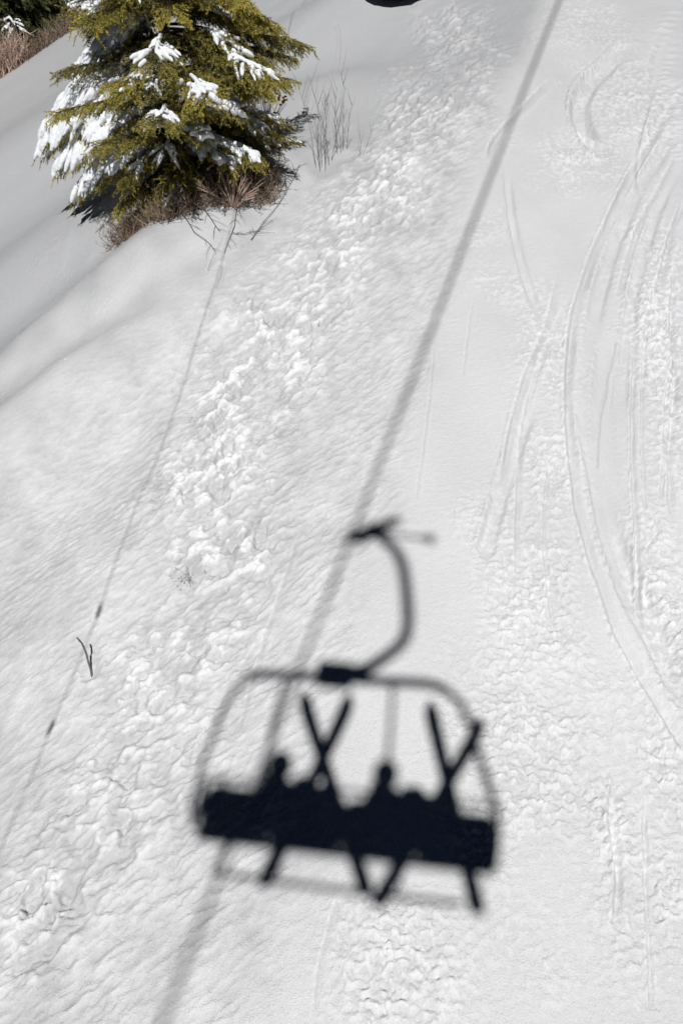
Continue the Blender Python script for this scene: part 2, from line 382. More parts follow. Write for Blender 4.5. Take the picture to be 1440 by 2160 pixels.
def detail(x, y):
    """small relief of the snow: wind ripples, trampled pockets, crumbs and ski tracks; returns height and powder (loose snow whiteness plus painted shading)"""
    s = x+0.9-0.30*(y-4)
    wob = 0.25*perlin(x/1.3, y/1.3, 77)
    left = sstep(0.95, 0.25, s+wob+0.25*np.exp(-((y-3)/2)**2)*-1)
    cr = blobs(x, y, CRUMB); po = blobs(x, y, POCK)
    cr = np.clip(cr+0.35*perlin(x/0.5, y/0.6, 5)*(cr > .05), 0, 1.3); po = np.clip(po*(1+0.9*perlin(x/0.55, y/0.75, 6)), 0, 1.4)*left
    far = sstep(11.2, 13.5, y+0.55*(-x))*sstep(1.2, 0.2, s)          # smooth drifted snow around the tree
    po = po*(1-0.3*far); rip = left*(1-0.85*sstep(10.0, 12.0, y-1.1*x-0.6))
    h = np.zeros_like(x)
    # wind ripples, two directions that take turns
    k = sstep(-0.4, 0.4, perlin(x/2.2, y/2.2, 8)+0.12*(y-8))
    r1 = 1-np.abs(aniso(x, y, 24, 0.36, 0.058, 11, .012))*2; r2 = 1-np.abs(aniso(x, y, 45, 0.36, 0.058, 12, .012))*2
    r3 = aniso(x, y, 30, 0.17, 0.060, 13, .03); r4 = aniso(x, y, 35, 0.75, 0.24, 14, .1)
    r6 = perlin(x/0.021, y/0.018, 15); f1 = perlin(x/0.045+3, y/0.04, 16); r1 = r1*(1+.5*f1)+.25*f1; r2 = r2*(1-.5*f1)+.25*f1
    r5 = aniso(x, y, 30, 0.07, 0.026, 14, .01)
    amp = .55+1.1*np.clip(perlin(x/.55+4, y/.5, 17)+.35, 0, 1.1)*sstep(-4.5, -1.5, x+.2*(y-5))+.15*sstep(7, 4, y)
    h += rip*(amp*(0.0060*((1-k)*r1+k*r2)+0.010*r3+0.0065*r5+.0035*r6)+.011*r4)
    # trampled pockets
    p1 = aniso(x, y, 20, 0.14, 0.075, 21, .02); p2 = aniso(x, y, 40, 0.24, 0.15, 22, .03); p3 = aniso(x, y, 15, 0.06, 0.035, 23, .01); p4 = perlin(x/.025, y/.022, 24)
    blob = sstep(0.05, 0.5, p1)
    h += po*(0.036*blob+0.032*p2+0.022*p3+.007*p4-0.035*sstep(0.2, 0.4, -p2))
    # crumbly ski-scraped snow
    c1 = perlin(x/0.075, y/0.06, 31); c2 = perlin(x/0.035, y/0.03, 32); c3 = aniso(x, y, 3, 0.22, 0.07, 33, .04); c4 = perlin(x/0.018, y/0.018, 34)
    c5 = aniso(x, y, -4, 0.15, 0.055, 35, .03); c6 = aniso(x, y, 8, 0.5, 0.25, 36, .1); crack = np.exp(-(c5/.07)**2)*sstep(-.1, .3, c6)
    h += cr*(0.024*sstep(0.0, 0.45, c1)+0.018*sstep(-.2, .5, c2)+0.010*(1-np.abs(c3)*2)+0.010*c4-0.018*crack+.03*c6)
    crack2 = np.exp(-(aniso(x, y, 20, 0.26, 0.11, 37, .05)/.05)**2)*sstep(0.1, .5, perlin(x/.6+7, y/.6, 38))
    h -= left*0.010*crack2
    # packed piste: faint cross texture
    g = (1-left)
    h += g*(0.0026*aniso(x, y, 2, 0.13, 0.035, 41, .02)+0.010*perlin(x/0.35, y/0.5, 42)+0.0024*perlin(x/0.035, y/0.025, 43))
    h += 0.012*perlin(x/1.1, y/1.1, 44)*g
    h += 0.02*aniso(x, y, 40, 1.6, 0.55, 45, .2)*(1-g)
    # loose clods
    cl = perlin(x/0.055, y/0.05, 51); cm = sstep(0.25, 0.6, perlin(x/0.8, y/0.9, 52))
    clod = sstep(0.55, 0.8, cl)*(0.25*left+cm*0.5+cr)
    h += 0.02*clod*sstep(-.3, .3, perlin(x/.03, y/.03, 53))
    powder_shade = 0.58*np.ones_like(x)-0.12*left+0.05*g-0.026*np.clip(y-5, 0, 12)  # painted grey gradient: snow colour falls off uphill and to the left
    powder_shade += 0.55*cr*sstep(-0.2, 0.5, c1+0.6*c2+0.4*c6+.3*c4)-0.15*cr-.2*cr*crack  # loose crumbs whiter, with shade painted into the cracks
    powder_shade += po*(0.85*sstep(0.0, 0.55, p1*0.8+p2*0.7+0.4*p3)-0.15)
    powder_shade += left*0.20*perlin(x/0.4, y/0.45, 61)+0.22*rip*r3+0.14*rip*r5+0.12*rip*((1-k)*r1+k*r2-.4)+0.10*perlin(x/0.9, y/1.4, 62)+0.15*clod  # random patches and clods, plus ripple crests lightened to paint relief contrast
    powder_shade -= 0.34*far+0.10*left*sstep(-2.0, -4.5, x+.25*(y-5))  # painted greying for dimmer snow around the tree and far left
    hb = 0.010*perlin(x/0.35, y/0.5, 42)+0.012*perlin(x/1.1, y/1.1, 44)
    # ski tracks
    for pts, hw, dep, kind in TRACKS:
        P = np.array(pts); mnx, mny = P.min(0)-hw*5; mxx, mxy = P.max(0)+hw*5
        idx = np.where((x > mnx) & (x < mxx) & (y > mny) & (y < mxy))[0]
        if not len(idx): continue
        # smooth the polyline (Catmull-Rom)
        Q = []
        for i in range(len(P)-1):
            p0, p1_, p2_, p3_ = P[max(i-1, 0)], P[i], P[i+1], P[min(i+2, len(P)-1)]
            for t in np.linspace(0, 1, 5)[:-1]:
                Q.append(0.5*((2*p1_)+(-p0+p2_)*t+(2*p0-5*p1_+4*p2_-p3_)*t*t+(-p0+3*p1_-3*p2_+p3_)*t**3))
        Q.append(P[-1]); Q = np.array(Q)
        X = x[idx]; Y = y[idx]; best = np.full(len(idx), 1e9); side = np.zeros(len(idx)); al = np.zeros(len(idx))
        n = len(Q)-1
        for i in range(n):
            a, b = Q[i], Q[i+1]; d = b-a; L2 = d@d
            if L2 < 1e-9: continue
            t = np.clip(((X-a[0])*d[0]+(Y-a[1])*d[1])/L2, 0, 1)
            dx = X-a[0]-t*d[0]; dy = Y-a[1]-t*d[1]; dd = np.hypot(dx, dy); m = dd < best
            best[m] = dd[m]; side[m] = np.sign(dx*d[1]-dy*d[0])[m]; al[m] = (i+t[m])/n
        wv = perlin(X/0.25, Y/0.25, 70+len(pts)); rough = perlin(X/0.05, Y/0.05, 72); fine = perlin(X/0.02, Y/0.02, 73); q = side*best+0.010*wv+0.005*rough; dm = .75+.6*perlin(X/.5, Y/.5, 74)
        fade = sstep(0, 0.25, al)*sstep(1, 0.80, al)
        if len(pts) == 14: fade[:] = 1
        if kind == 1:     # carved edge: steep wall on the right, low lip on the left, crumbs along the lip
            prof = np.where(q > 0, -np.exp(-(q/(hw*0.35))**2), -np.exp(-(q/hw)**2))
            lip = np.exp(-((q-hw*0.9)/(hw*0.45))**2)*(0.55+0.6*np.clip(perlin(X/0.06, Y/0.06, 71), -.5, 1))+0.25*np.exp(-((q+hw*1.6)/(hw*0.7))**2)
            damp = fade*np.exp(-((q+hw*0.6)/(hw*1.3))**4); h[idx] -= .8*damp*(h[idx]-hb[idx])
            h[idx] += fade*dm*dep*1.5*(prof+0.8*lip*(1+.9*rough))+fade*.004*fine*lip*2
            powder_shade[idx] += fade*(0.35*lip-0.25*np.exp(-(q/(hw*0.5))**2))
        else:
            h[idx] -= .8*fade*np.exp(-(q/hw)**4)*(h[idx]-hb[idx])
            h[idx] += fade*dep*1.5*dm*(-np.exp(-(q/hw)**4)+0.35*np.exp(-((q-hw*1.3)/(hw*0.3))**2)*(1+1.2*rough)+.12*perlin(q/.02, al*6, 75)*np.exp(-(q/hw)**4))
            damp = fade*np.exp(-(q/hw)**4); powder_shade[idx] -= 0.06*damp
    # the stick melts and pushes a small pit
    for (cx, cy, rr, dd) in [(SPOT['stick'][0], SPOT['stick'][1], 0.07, 0.05), (SPOT['sapling'][0], SPOT['sapling'][1], 0.2, 0.08), (SPOT['sapling2'][0], SPOT['sapling2'][1], 0.12, 0.05)]:
        h -= dd*np.exp(-((x-cx)**2+(y-cy)**2)/rr**2); h += dd*0.4*np.exp(-((np.hypot(x-cx, y-cy)-rr*1.7)/(rr*.6))**2)
    edge = sstep(-14, -9, x)*sstep(16, 11, x)*sstep(30, 24, y)
    return h*edge, np.clip(powder_shade, 0, 1)

def ground(x, y):
    a = np.atleast_1d(np.array(x, float)); b = np.atleast_1d(np.array(y, float))
    return float((zmacro(a, b)+detail(a, b)[0])[0])

# ------------------------------------------------------------------ snow slope
def axis(parts):
    out = [parts[0][0]]
    for a, b, st in parts:
        n = max(1, int(round((b-a)/st))); out += list(np.linspace(a, b, n+1)[1:])
    return np.array(out)
def grow(a, b, s0, k):
    o = []; v = a; s = s0
    while v < b: o.append(v); v += s; s *= k
    return o+[b]
xs = np.concatenate([-np.array(grow(5.0, 900, 0.03, 1.10))[::-1], axis([(-5.0, 4.6, 0.012)])[1:-1], np.array(grow(4.6, 900, 0.02, 1.10))])
ys = np.concatenate([-np.array(grow(-1.6, 300, 0.03, 1.15))[::-1], axis([(1.6, 9.0, 0.012), (9.0, 13.5, 0.018), (13.5, 20, 0.03)])[1:-1], np.array(grow(20, 1200, 0.05, 1.07))])
GX, GY = np.meshgrid(xs, ys); gx = GX.ravel(); gy = GY.ravel()
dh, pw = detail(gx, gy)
gz = zmacro(gx, gy)+dh
nx, ny = len(xs), len(ys)
I = np.arange(nx*ny).reshape(ny, nx)
F = np.stack([I[:-1, :-1], I[:-1, 1:], I[1:, 1:], I[1:, :-1]], -1).reshape(-1, 4)
slope = fast_mesh('snow_slope', np.stack([gx, gy, gz], 1), F, {'powder_shade': pw}, M_SNOW, smooth=True)
tag(slope, 'sunlit snow slope with ski tracks and wind ripples', 'snow slope', kind='structure')
print('slope verts', nx*ny)

# ------------------------------------------------------------------ conifers
def frond(B, T, droop, width, dens, rnd, out, snow=0.0, dead=0.0, tl=0.24, big=False):
    """one bough from trunk point B to tip T: out = dict(wood, seg list of twig segments for needles, snow MB)"""
    B = np.array(B); T = np.array(T); L = np.linalg.norm(T-B); M = (B+T)/2+np.array([0, 0, droop*L])
    def at(t): return (1-t)**2*B+2*t*(1-t)*M+t*t*T
    n = 9
    out['wood'].tube([at(t) for t in np.linspace(0, 1, n)], list(np.linspace(0.022, 0.004, n)), 5, a=0.2, cap=False)
    fwd = (T-B)/L; side = np.cross(fwd, [0, 0, 1.]); side /= np.linalg.norm(side)+1e-9
    cnt = int(L*dens); off = rnd.uniform(-.34, .16)
    if snow > .6: s0_, s1_ = .2, 1.0
    elif rnd.random() < snow*1.7: s0_ = rnd.uniform(.35, .7); s1_ = min(1.0, s0_+rnd.uniform(.2, .45))
    else: s0_, s1_ = 2.0, 1.0
    for i in range(cnt):
        t = 0.18+0.82*(i+rnd.random())/cnt; p = at(t); tg = at(min(t+.03, 1.0))-at(t-.03); tg /= np.linalg.norm(tg)
        for sg in (-1, 1):
            if rnd.random() < 0.12: continue
            zr = rnd.uniform(-1.3, -.5) if big else rnd.uniform(-.45, .12)
            l = width*(0.35+0.65*math.sin(math.pi*min(1, (1-t)*0.85+0.12)))*rnd.uniform(.7, 1.2)
            ang = rnd.uniform(.55, 1.0)
            d = tg*math.cos(ang)+side*sg*math.sin(ang)+np.array([0, 0, zr]); d /= np.linalg.norm(d)
            e = p+d*l+np.array([0, 0, -0.12*l]); mid = p+d*l*.5
            out['seg'].append((p, mid, t*.5+off)); out['seg'].append((mid, e, .35+t*.5+off))  # tips paler new growth; inner needles darkened to paint shaded gaps
            # second order
            m2 = max(1, int(l/0.055))
            for j in range(m2):
                q = p+(e-p)*((j+rnd.random())/m2*.9+.05); s2 = 1 if rnd.random() < .5 else -1
                dd = d*rnd.uniform(.5, .9)+np.cross(d, [0, 0, 1.])*s2*rnd.uniform(.4, .9)+np.array([0, 0, rnd.uniform(-1.1, -.1 if snow > .5 else .3)]); dd /= np.linalg.norm(dd)
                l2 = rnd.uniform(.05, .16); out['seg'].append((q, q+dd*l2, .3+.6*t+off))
            if s0_ <= t <= s1_ and rnd.random() < .9:         # a finger of snow lies along the twig
                rr = rnd.uniform(.026, .044)*(1.1 if big else (.9 if snow > .6 else .72)); k0 = rnd.uniform(0, .15) if snow > .6 else rnd.uniform(0, .5); ue_ = 1.0 if big else rnd.uniform(k0+.25, 1.0)
                pts = []; rad = []
                for k in range(6):
                    u_ = k0+(ue_-k0)*k/5; q = p+(e-p)*u_; r_k = rr*(.75+.5*math.sin(math.pi*min(1, u_*1.05)))*rnd.uniform(.85, 1.15)*(.55 if k == 5 else 1)
                    pts.append(tuple(q+np.array([0, -.010, .006+r_k*.55]))); rad.append(r_k)
                out['snow'].tube(pts, rad, 8)
    if s1_ > s0_:
        tt = np.linspace(max(s0_, .2), s1_, 8); rad = [(.042 if snow > .6 else .03)*rnd.uniform(.8, 1.2) for _ in tt]; rad[-1] *= .6
        out['snow'].tube([tuple(at(t)+np.array([0, 0, .012+.5*r_])) for t, r_ in zip(tt, rad)], rad, 8)
def needles(segs, per_m, ln, wd, seed):
    r = np.random.default_rng(seed)
    A = np.array([s[0] for s in segs]); Bq = np.array([s[1] for s in segs]); tn = np.array([s[2] for s in segs])
    L = np.linalg.norm(Bq-A, axis=1); c = np.maximum(2, (L*per_m).astype(int)); ix = np.repeat(np.arange(len(segs)), c); n = len(ix)
    t = r.random(n)[:, None]; D = (Bq-A)/np.maximum(L, 1e-6)[:, None]
    P = A[ix]*(1-t)+Bq[ix]*t; d = r.normal(size=(n, 3)); Dx = D[ix]; d -= (d*Dx).sum(1)[:, None]*Dx; d /= np.linalg.norm(d, axis=1)[:, None]
    dirv = d*0.75+Dx*0.65; dirv /= np.linalg.norm(dirv, axis=1)[:, None]
    sd_ = np.cross(dirv, r.normal(size=(n, 3))); sd_ /= np.linalg.norm(sd_, axis=1)[:, None]
    ll = (ln*r.uniform(.7, 1.2, n))[:, None]
    V = np.stack([P-sd_*wd/2, P+sd_*wd/2, P+dirv*ll], 1).reshape(-1, 3)
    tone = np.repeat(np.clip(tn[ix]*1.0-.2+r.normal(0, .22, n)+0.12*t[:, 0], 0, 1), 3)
    return V, np.arange(n*3).reshape(-1, 3), tone
def conifer(name, base, H, boughs, seed, label, group=None, R0=2.0, nb=40, mt=M_NEEDLE, per_m=260, ln=.026, wd=.007, dead=0, hmin=.15, dens=15, snowp=.3, width=.42, hmax=1.0, trad=.11):
    rnd = random.Random(seed); root = empty(name, base); tag(root, label, 'tree', group)
    out = {'wood': MB(), 'seg': [], 'snow': MB()}
    out['wood'].tube([(0.03*math.sin(k*1.3), 0.03*math.cos(k), H*k/9-.3*(k == 0)) for k in range(10)], [trad*(1-k/9.6) for k in range(10)], 10, a=.3)
    b = np.array(base)
    for (tip, hb, droop, wdth, sn, big) in boughs:
        frond((0, 0, hb), np.array(tip)-b, droop, wdth, dens*1.15, rnd, out, snow=sn, big=big)
    for i in range(nb):
        rnd = random.Random(seed*1000+i)
        u = (i+rnd.random())/nb; h = hmin+(H*hmax*.97-hmin)*u**1.15; h = h if mt is not M_NEEDLE else max(hmin, round(h/.40)*.40+rnd.gauss(0, .03)); L = R0*(1-h/H)**.85*rnd.uniform(.55, 1.12)+.1
        az = i*2.399+rnd.uniform(-.4, .4); dr = rnd.uniform(-.30, -.05)
        tip = (L*math.cos(az), L*math.sin(az), h+dr*L+.02)
        if name == 'spruce_tree' and mt is M_NEEDLE and ((tip[0] < -1.05 and tip[2] < 1.0) or (tip[0] < -1.1 and tip[2] < 2.3 and rnd.random() < .7) or (tip[0] > 0.45 and tip[2] < .55 and tip[1] < .2) or (tip[1] < -.5 and tip[2] < .62)): continue
        sn = snowp if rnd.random() < .5 else snowp*.2
        frond((0, 0, h), tip, rnd.uniform(.04, .14), width*min(1, .4+L/2), dens, rnd, out, snow=sn)
    # thin woody twigs
    out['wood'].build('trunk', M_BARK, root)
    A = np.array([s[0] for s in out['seg']]); Bq = np.array([s[1] for s in out['seg']]); 
    D = Bq-A; L = np.linalg.norm(D, axis=1)[:, None]; D = D/np.maximum(L, 1e-6); X = np.cross(D, [0.3, 0.1, 1.]); X /= np.linalg.norm(X, axis=1)[:, None]; Y = np.cross(D, X)
    rw = .0035; V = np.stack([A+X*rw, A-X*rw*.5+Y*rw*.87, A-X*rw*.5-Y*rw*.87, Bq], 1).reshape(-1, 3); k = np.arange(len(A))[:, None]*4
    Fw = np.concatenate([np.stack([k[:, 0], k[:, 0]+1, k[:, 0]+3], 1), np.stack([k[:, 0]+1, k[:, 0]+2, k[:, 0]+3], 1), np.stack([k[:, 0]+2, k[:, 0], k[:, 0]+3], 1)])
    V1, F1, t1 = needles(out['seg'], per_m, ln, wd, seed)
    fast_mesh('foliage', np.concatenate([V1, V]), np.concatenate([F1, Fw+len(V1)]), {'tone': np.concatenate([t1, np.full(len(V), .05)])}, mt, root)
    if out['snow'].n:
        so = out['snow'].build('snow_load', M_TSNOW, root); so['kind'] = 'stuff'
        md = so.modifiers.new('merge', 'REMESH'); md.mode = 'VOXEL'; md.voxel_size = .012; md.use_smooth_shade = True
        ms = so.modifiers.new('soften', 'SMOOTH'); ms.iterations = 3; ms.factor = .5
        dt = bpy.data.textures.new('lumps', 'CLOUDS'); dt.noise_scale = .05; mdp = so.modifiers.new('lumps', 'DISPLACE'); mdp.texture = dt; mdp.strength = .014; mdp.texture_coords = 'LOCAL'
    return root

tb = (SPOT['trunk'][0], SPOT['trunk'][1], ground(*SPOT['trunk'])-0.05)
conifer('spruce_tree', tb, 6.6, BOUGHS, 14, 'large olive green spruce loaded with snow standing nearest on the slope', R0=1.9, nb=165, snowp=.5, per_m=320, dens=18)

def brush(name, spots, label, cat, seed, mt=M_DEAD, hmax=.5, n=200, spread=.5, group=None, child='stems', rw=.004, lean=.5, branch=2):
    """a thicket of thin dry stems"""
    rnd = random.Random(seed); x0, y0 = spots[0]; z0_ = ground(x0, y0); root = empty(name, (x0, y0, z0_)); tag(root, label, cat, group)
    b = MB()
    for i in range(n):
        cx, cy = rnd.choice(spots); a = rnd.uniform(0, 6.28); rr = spread*math.sqrt(rnd.random()); x = cx+rr*math.cos(a); y = cy+rr*math.sin(a)
        z = float(zmacro(x, y)); h = hmax*rnd.uniform(.35, 1)
        p = Vector((x-x0, y-y0, z-z0_-.03)); d = Vector((rnd.gauss(0, lean), rnd.gauss(0, lean), 1)).normalized(); path = [p.copy()]
        for k in range(4): p = p+d*h/4; d = (d+Vector((rnd.gauss(0, .25), rnd.gauss(0, .25), rnd.gauss(0, .1)))).normalized(); path.append(p.copy())
        b.tube(path, [rw*(1-.2*k) for k in range(5)], 3, a=rnd.random(), cap=False)
        for k in range(branch):
            q = path[rnd.randint(1, 4)]; d2 = (d+Vector((rnd.gauss(0, .8), rnd.gauss(0, .8), rnd.gauss(0, .4)))).normalized(); l = h*.3*rnd.uniform(.4, 1)
            b.tube([q, q+d2*l*.5, q+d2*l+Vector((0, 0, .02))], [rw*.7, rw*.5, rw*.3], 3, a=rnd.random(), cap=False)
    b.build(child, mt, root, smooth=False)
    return root
# ------------------------------------------------------------------ woods beyond the crest, top left
def gpt(x, y): return (x, y, float(zmacro(np.array([x]), np.array([y]))[0]))
for i, (x, y, z, H, r0, sd_, lab) in enumerate(CRESTTREES):
    conifer('spruce_tree', (x, y, z), H, [], 30+i, lab, 'dark spruces beyond the crest', R0=r0, nb=95, mt=M_NEEDLE2, per_m=170, ln=.06, wd=.02, dens=11, snowp=.2, width=.7, hmin=.1, trad=.14)
# ------------------------------------------------------------------ brush and dry plants
brush('dry_shrub', CRESTBRUSH, 'tall tan dry brush at the crest on the far left edge under the dark spruces', 'shrub', 3, mt=M_PINK, hmax=.95, n=380, spread=.28, rw=.012, lean=.22, branch=3)
brush('dry_shrub', CRESTBRUSH2, 'low brown brush on the crest between the dark spruces and the big spruce', 'shrub', 4, mt=M_DEAD, hmax=.5, n=500, spread=.3, rw=.008, lean=.4, branch=3)
brush('dry_shrub', UNDER, 'tangled brown dead undergrowth beneath the lowest boughs of the big spruce', 'shrub', 5, mt=M_DEAD, hmax=.40, n=1500, spread=.20, rw=.0055, lean=.9, branch=3)
# fan of pale reddish stems at the foot of the tree
rnd = random.Random(9)
x0, y0 = SPOT['deadbush']; root = empty('dry_bush', (x0, y0, ground(x0, y0))); tag(root, 'fan of pale pinkish bare stems at the foot of the big spruce', 'bush')
b = MB()
for i in range(34):
    a = rnd.uniform(-1.15, 1.15); l = rnd.uniform(.35, .68); d = Vector((math.sin(a), rnd.uniform(-.25, .3), math.cos(a)*.9+.15)).normalized()
    b.tube([(0, 0, -.04), tuple(d*l*.5+Vector((0, 0, -.01))), tuple(d*l+Vector((0, 0, -.06*abs(a))))], [.010, .008, .004], 4, cap=False)
    for k in range(3):
        q = d*l*rnd.uniform(.4, .9); d2 = (d+Vector((rnd.gauss(0, .5), rnd.gauss(0, .4), rnd.gauss(0, .3)))).normalized()
        b.tube([tuple(q), tuple(q+d2*l*.3)], [.003, .0015], 3, cap=False)
b.build('stems', M_PINK, root)
# orange leaved tuft against the shaded snow right of the tree
x0, y0, z0_ = TUFT; root = empty('shrub', (x0, y0, z0_)); tag(root, 'small shrub with orange leaves against the shaded snow at the right of the spruce', 'shrub')
b = MB(); lf = MB()
for i in range(22):
    a = rnd.uniform(-.9, .9); l = rnd.uniform(.3, .75); d = Vector((math.sin(a), rnd.uniform(-.3, .1), 1)).normalized()
    b.tube([(0, 0, -.05), tuple(d*l*.5), tuple(d*l+Vector((.03*math.sin(i), 0, 0)))], [.009, .006, .003], 4, cap=False)
    if i < 9:
        for k in range(5):
            q = d*l*rnd.uniform(.8, 1.05)+Vector((rnd.gauss(0, .02), rnd.gauss(0, .02), rnd.gauss(0, .02)))
            lf.ball(tuple(q), (.028, .012, .016), 5, 4)
b.build('stems', M_PINK, root); lf.build('leaves', M_ORANGE, root)

def sapling(name, x, y, stems, label, cat, rw=.006, twigs=7, sd=1, seg=7, lean=(0, 0)):
    r = random.Random(sd); z = ground(x, y); root = empty(name, (x, y, z)); tag(root, label, cat); b = MB()
    for (ox, oy, h, lx) in stems:
        gz_ = float(zmacro(x+ox, y+oy)-zmacro(x, y)); p = Vector((ox, oy, gz_-.08)); path = [p.copy()]; d = Vector((lx, r.gauss(0, .05), 1)).normalized()
        for k in range(seg):
            p = p+d*(h+.08)/seg; d = (d+Vector((r.gauss(0, .10), r.gauss(0, .08), .12))).normalized(); path.append(p.copy())
        b.tube([tuple(q) for q in path], [rw*(1-.11*k) for k in range(seg+1)], 5, cap=False)
        for k in range(twigs):
            i = r.randint(2, seg-1); q = path[i].lerp(path[i+1], r.random()); s_ = r.choice((-1, 1)); d2 = Vector((s_*r.uniform(.2, .5), r.gauss(0, .2), 1)).normalized(); l = h*r.uniform(.10, .28)
            m = q+d2*l*.5; e = q+d2*l+Vector((0, 0, .03)); b.tube([tuple(q), tuple(m), tuple(e)], [rw*.55, rw*.4, rw*.2], 3, cap=False)
    b.build('stems', M_GREYTW, root); return root
x, y = SPOT['sapling']
sapling('sapling', x, y, [(-.10, 0, 1.28, -.12), (-.06, .03, .9, -.06), (-.02, .05, 1.0, -.03), (0.03, -.05, 1.15, -.02), (.02, .1, .85, .02), (.08, .06, 1.22, .0), (.12, .1, 1.05, .02), (.20, .2, 1.0, .03), (.25, .22, .85, .05), (.28, .25, 1.15, .05), (.33, .3, .75, .12), (-.05, -.05, .7, -.02)],
        'clump of thin bare upright stems in the snow right of the big spruce', 'sapling', rw=.0048, twigs=10, sd=2)
x, y = SPOT['sapling2']
sapling('bare_twig', x+.16, y-.05, [(0, 0, .62, .45), (.06, .05, .5, .6)], 'two leaning bare twigs right of the clump of upright stems', 'twig', rw=.0035, twigs=4, sd=5)
x, y = SPOT['twigs']
def lying(name, pts, label, rw, cat='twig', side=6, sd=1, hang=.02):
    r = random.Random(sd); x0, y0 = pts[0]; z = ground(x0, y0); root = empty(name, (x0, y0, z)); tag(root, label, cat); b = MB(); P = []
    for k in range(len(pts)-1):
        for t in np.linspace(0, 1, 4)[:-1]:
            X = pts[k][0]*(1-t)+pts[k+1][0]*t; Y = pts[k][1]*(1-t)+pts[k+1][1]*t; P.append(Vector((X-x0, Y-y0, float(zmacro(X, Y))-z+hang+r.uniform(0, .02))))
    b.tube([tuple(q) for q in P], [rw*(1-.6*k/len(P)) for k in range(len(P))], 5, cap=False)
    for k in range(side):
        i = r.randint(1, len(P)-2); q = P[i]; d = (P[i+1]-P[i]).normalized(); n_ = Vector((-d.y, d.x, .1))*r.choice((-1, 1)); l = r.uniform(.1, .28)
        b.tube([tuple(q), tuple(q+(d*.6+n_*.6)*l*.6), tuple(q+(d*.9+n_*.7)*l)], [rw*.6, rw*.4, rw*.25], 3, cap=False)
    b.build('stems', M_GREYTW, root)
for k, (pts, lab) in enumerate(LYING): lying('fallen_branch', pts, lab, .006, sd=k+3, cat='branch')
# stick standing in the snow, left
x, y = SPOT['stick']; z = ground(x, y); d = MB()
st = STICK; r_ = random.Random(4); path = []
for i, (a, c, e) in enumerate(st): path.append((a-x, c-y, e-z))
P = []
for i in range(len(path)-1):
    for t in np.linspace(0, 1, 5)[:-1]: P.append(tuple(np.array(path[i])*(1-t)+np.array(path[i+1])*t+np.array([r_.gauss(0, .0012), r_.gauss(0, .0012), 0])))
P.append(path[-1]); d.tube(P, [r_.uniform(.0075, .0105) for _ in P], 7)
o = d.build('stick', M_GREYTW); o.location = (x, y, z); tag(o, 'short grey bent stick poking out of the snow at the lower left', 'stick')
# seed-head weed
x, y = SPOT['weed']; z = ground(x, y); root = empty('weed', (x, y, z)); tag(root, 'tiny dried weed with dot-like seed heads lying on the rippled snow', 'weed')
b = MB(); sd2 = MB(); r_ = random.Random(6)
main = [(0, 0, -.02), (.005, .02, .05), (.01, .03, .09)]; b.tube(main, [.003, .0025, .002], 5, cap=False)
for i in range(13):
    a = r_.uniform(0, 6.28); l = r_.uniform(.06, .20); e = Vector((math.cos(a)*l*1.1, math.sin(a)*l*.8, .05+.06*r_.random())); s_ = Vector(main[1+i % 2])
    m = s_.lerp(e, .5)+Vector((0, 0, .02)); b.tube([tuple(s_), tuple(m), tuple(e)], [.0012, .0009, .0007], 3, cap=False); sd2 = MB(); sd2.ball(tuple(e), .0065, 6, 5); sd2.build('seed_head', M_GREYTW, root)
b.build('stems', M_GREYTW, root)
x, y = SPOT['twig']; sapling('tiny_twig', x, y, [(0, 0, .13, -.2), (-.05, 0, .07, -.5)], 'tiny dark twig in the pocked snow below the big spruce', 'twig', rw=.0025, twigs=3, sd=8)
x, y = SPOT['stem']; sapling('dead_plant', x, y, [(0, 0, .16, .05)], 'single short dry stem beside a bright snow lump left of centre', 'stem', rw=.0025, twigs=1, sd=9)
# rock at the top edge
x, y = SPOT['rock']; r_ = random.Random(3); b = MB(); b.ball((0, 0, 0), (.62, .45, .40), 40, 26)
V = b.v[0]; n3 = perlin(V[:, 0]/.35+V[:, 2]*2, V[:, 1]/.3+V[:, 2], 5)*.14+perlin(V[:, 0]/.1+V[:, 2]*4, V[:, 1]/.1+V[:, 2]*3, 6)*.04; b.v[0] = V*(1+n3)[:, None]
o = b.build('rock', M_ROCK); o.location = (x, y, float(zmacro(x, y))+.44); tag(o, 'brown grey rock showing through the snow at the top edge', 'rock')

# ------------------------------------------------------------------ the chairlift overhead (behind and above the viewer) that throws the shadow
CH = CHAIR_AT; CZ = R(-8)
ch = empty('chairlift_chair', CH, CZ); tag(ch, 'four seat chairlift chair hanging overhead whose blurred shadow lies on the snow', 'chairlift')
b = MB(); outer = [(-1.10, .05, .02), (-1.19, 0, .14), (-1.235, 0, .42), (-1.21, .12, .66), (-1.17, .26, .90), (-1.10, .40, 1.16), (-1.02, .48, 1.38), (-.93, .5, 1.53), (-.80, .5, 1.60), (-.5, .5, 1.62), (-.16, .5, 1.635), (.2, .5, 1.65), (.47, .5, 1.675), (.70, .5, 1.69), (.84, .49, 1.64), (.97, .45, 1.50), (1.05, .36, 1.30), (1.11, .25, 1.08), (1.18, .1, .95), (1.235, 0, .80), (1.22, 0, .43), (1.18, 0, .12), (1.12, .05, .02)]
b.tube(outer[:8], .026, 8); b.tube(outer[7:15], .045, 8); b.tube(outer[14:], .035, 8)
b.tube([(-1.16, .02, -.01), (1.17, .02, .03)], .028, 8); b.tube([(-1.16, .46, -.02), (1.17, .46, .02)], .024, 8)
for a_, c_ in ((-1.12, -.01), (-.4, .0), (.4, .01), (1.12, .03)): b.tube([(a_, .0, c_), (a_, .47, c_)], .02, 6)
b.build('frame', M_STEEL, ch)
b = MB(); b.box((-.14, .5, 1.68), (.32, .17, .21)); b.build('damper_box', M_STEEL, ch)
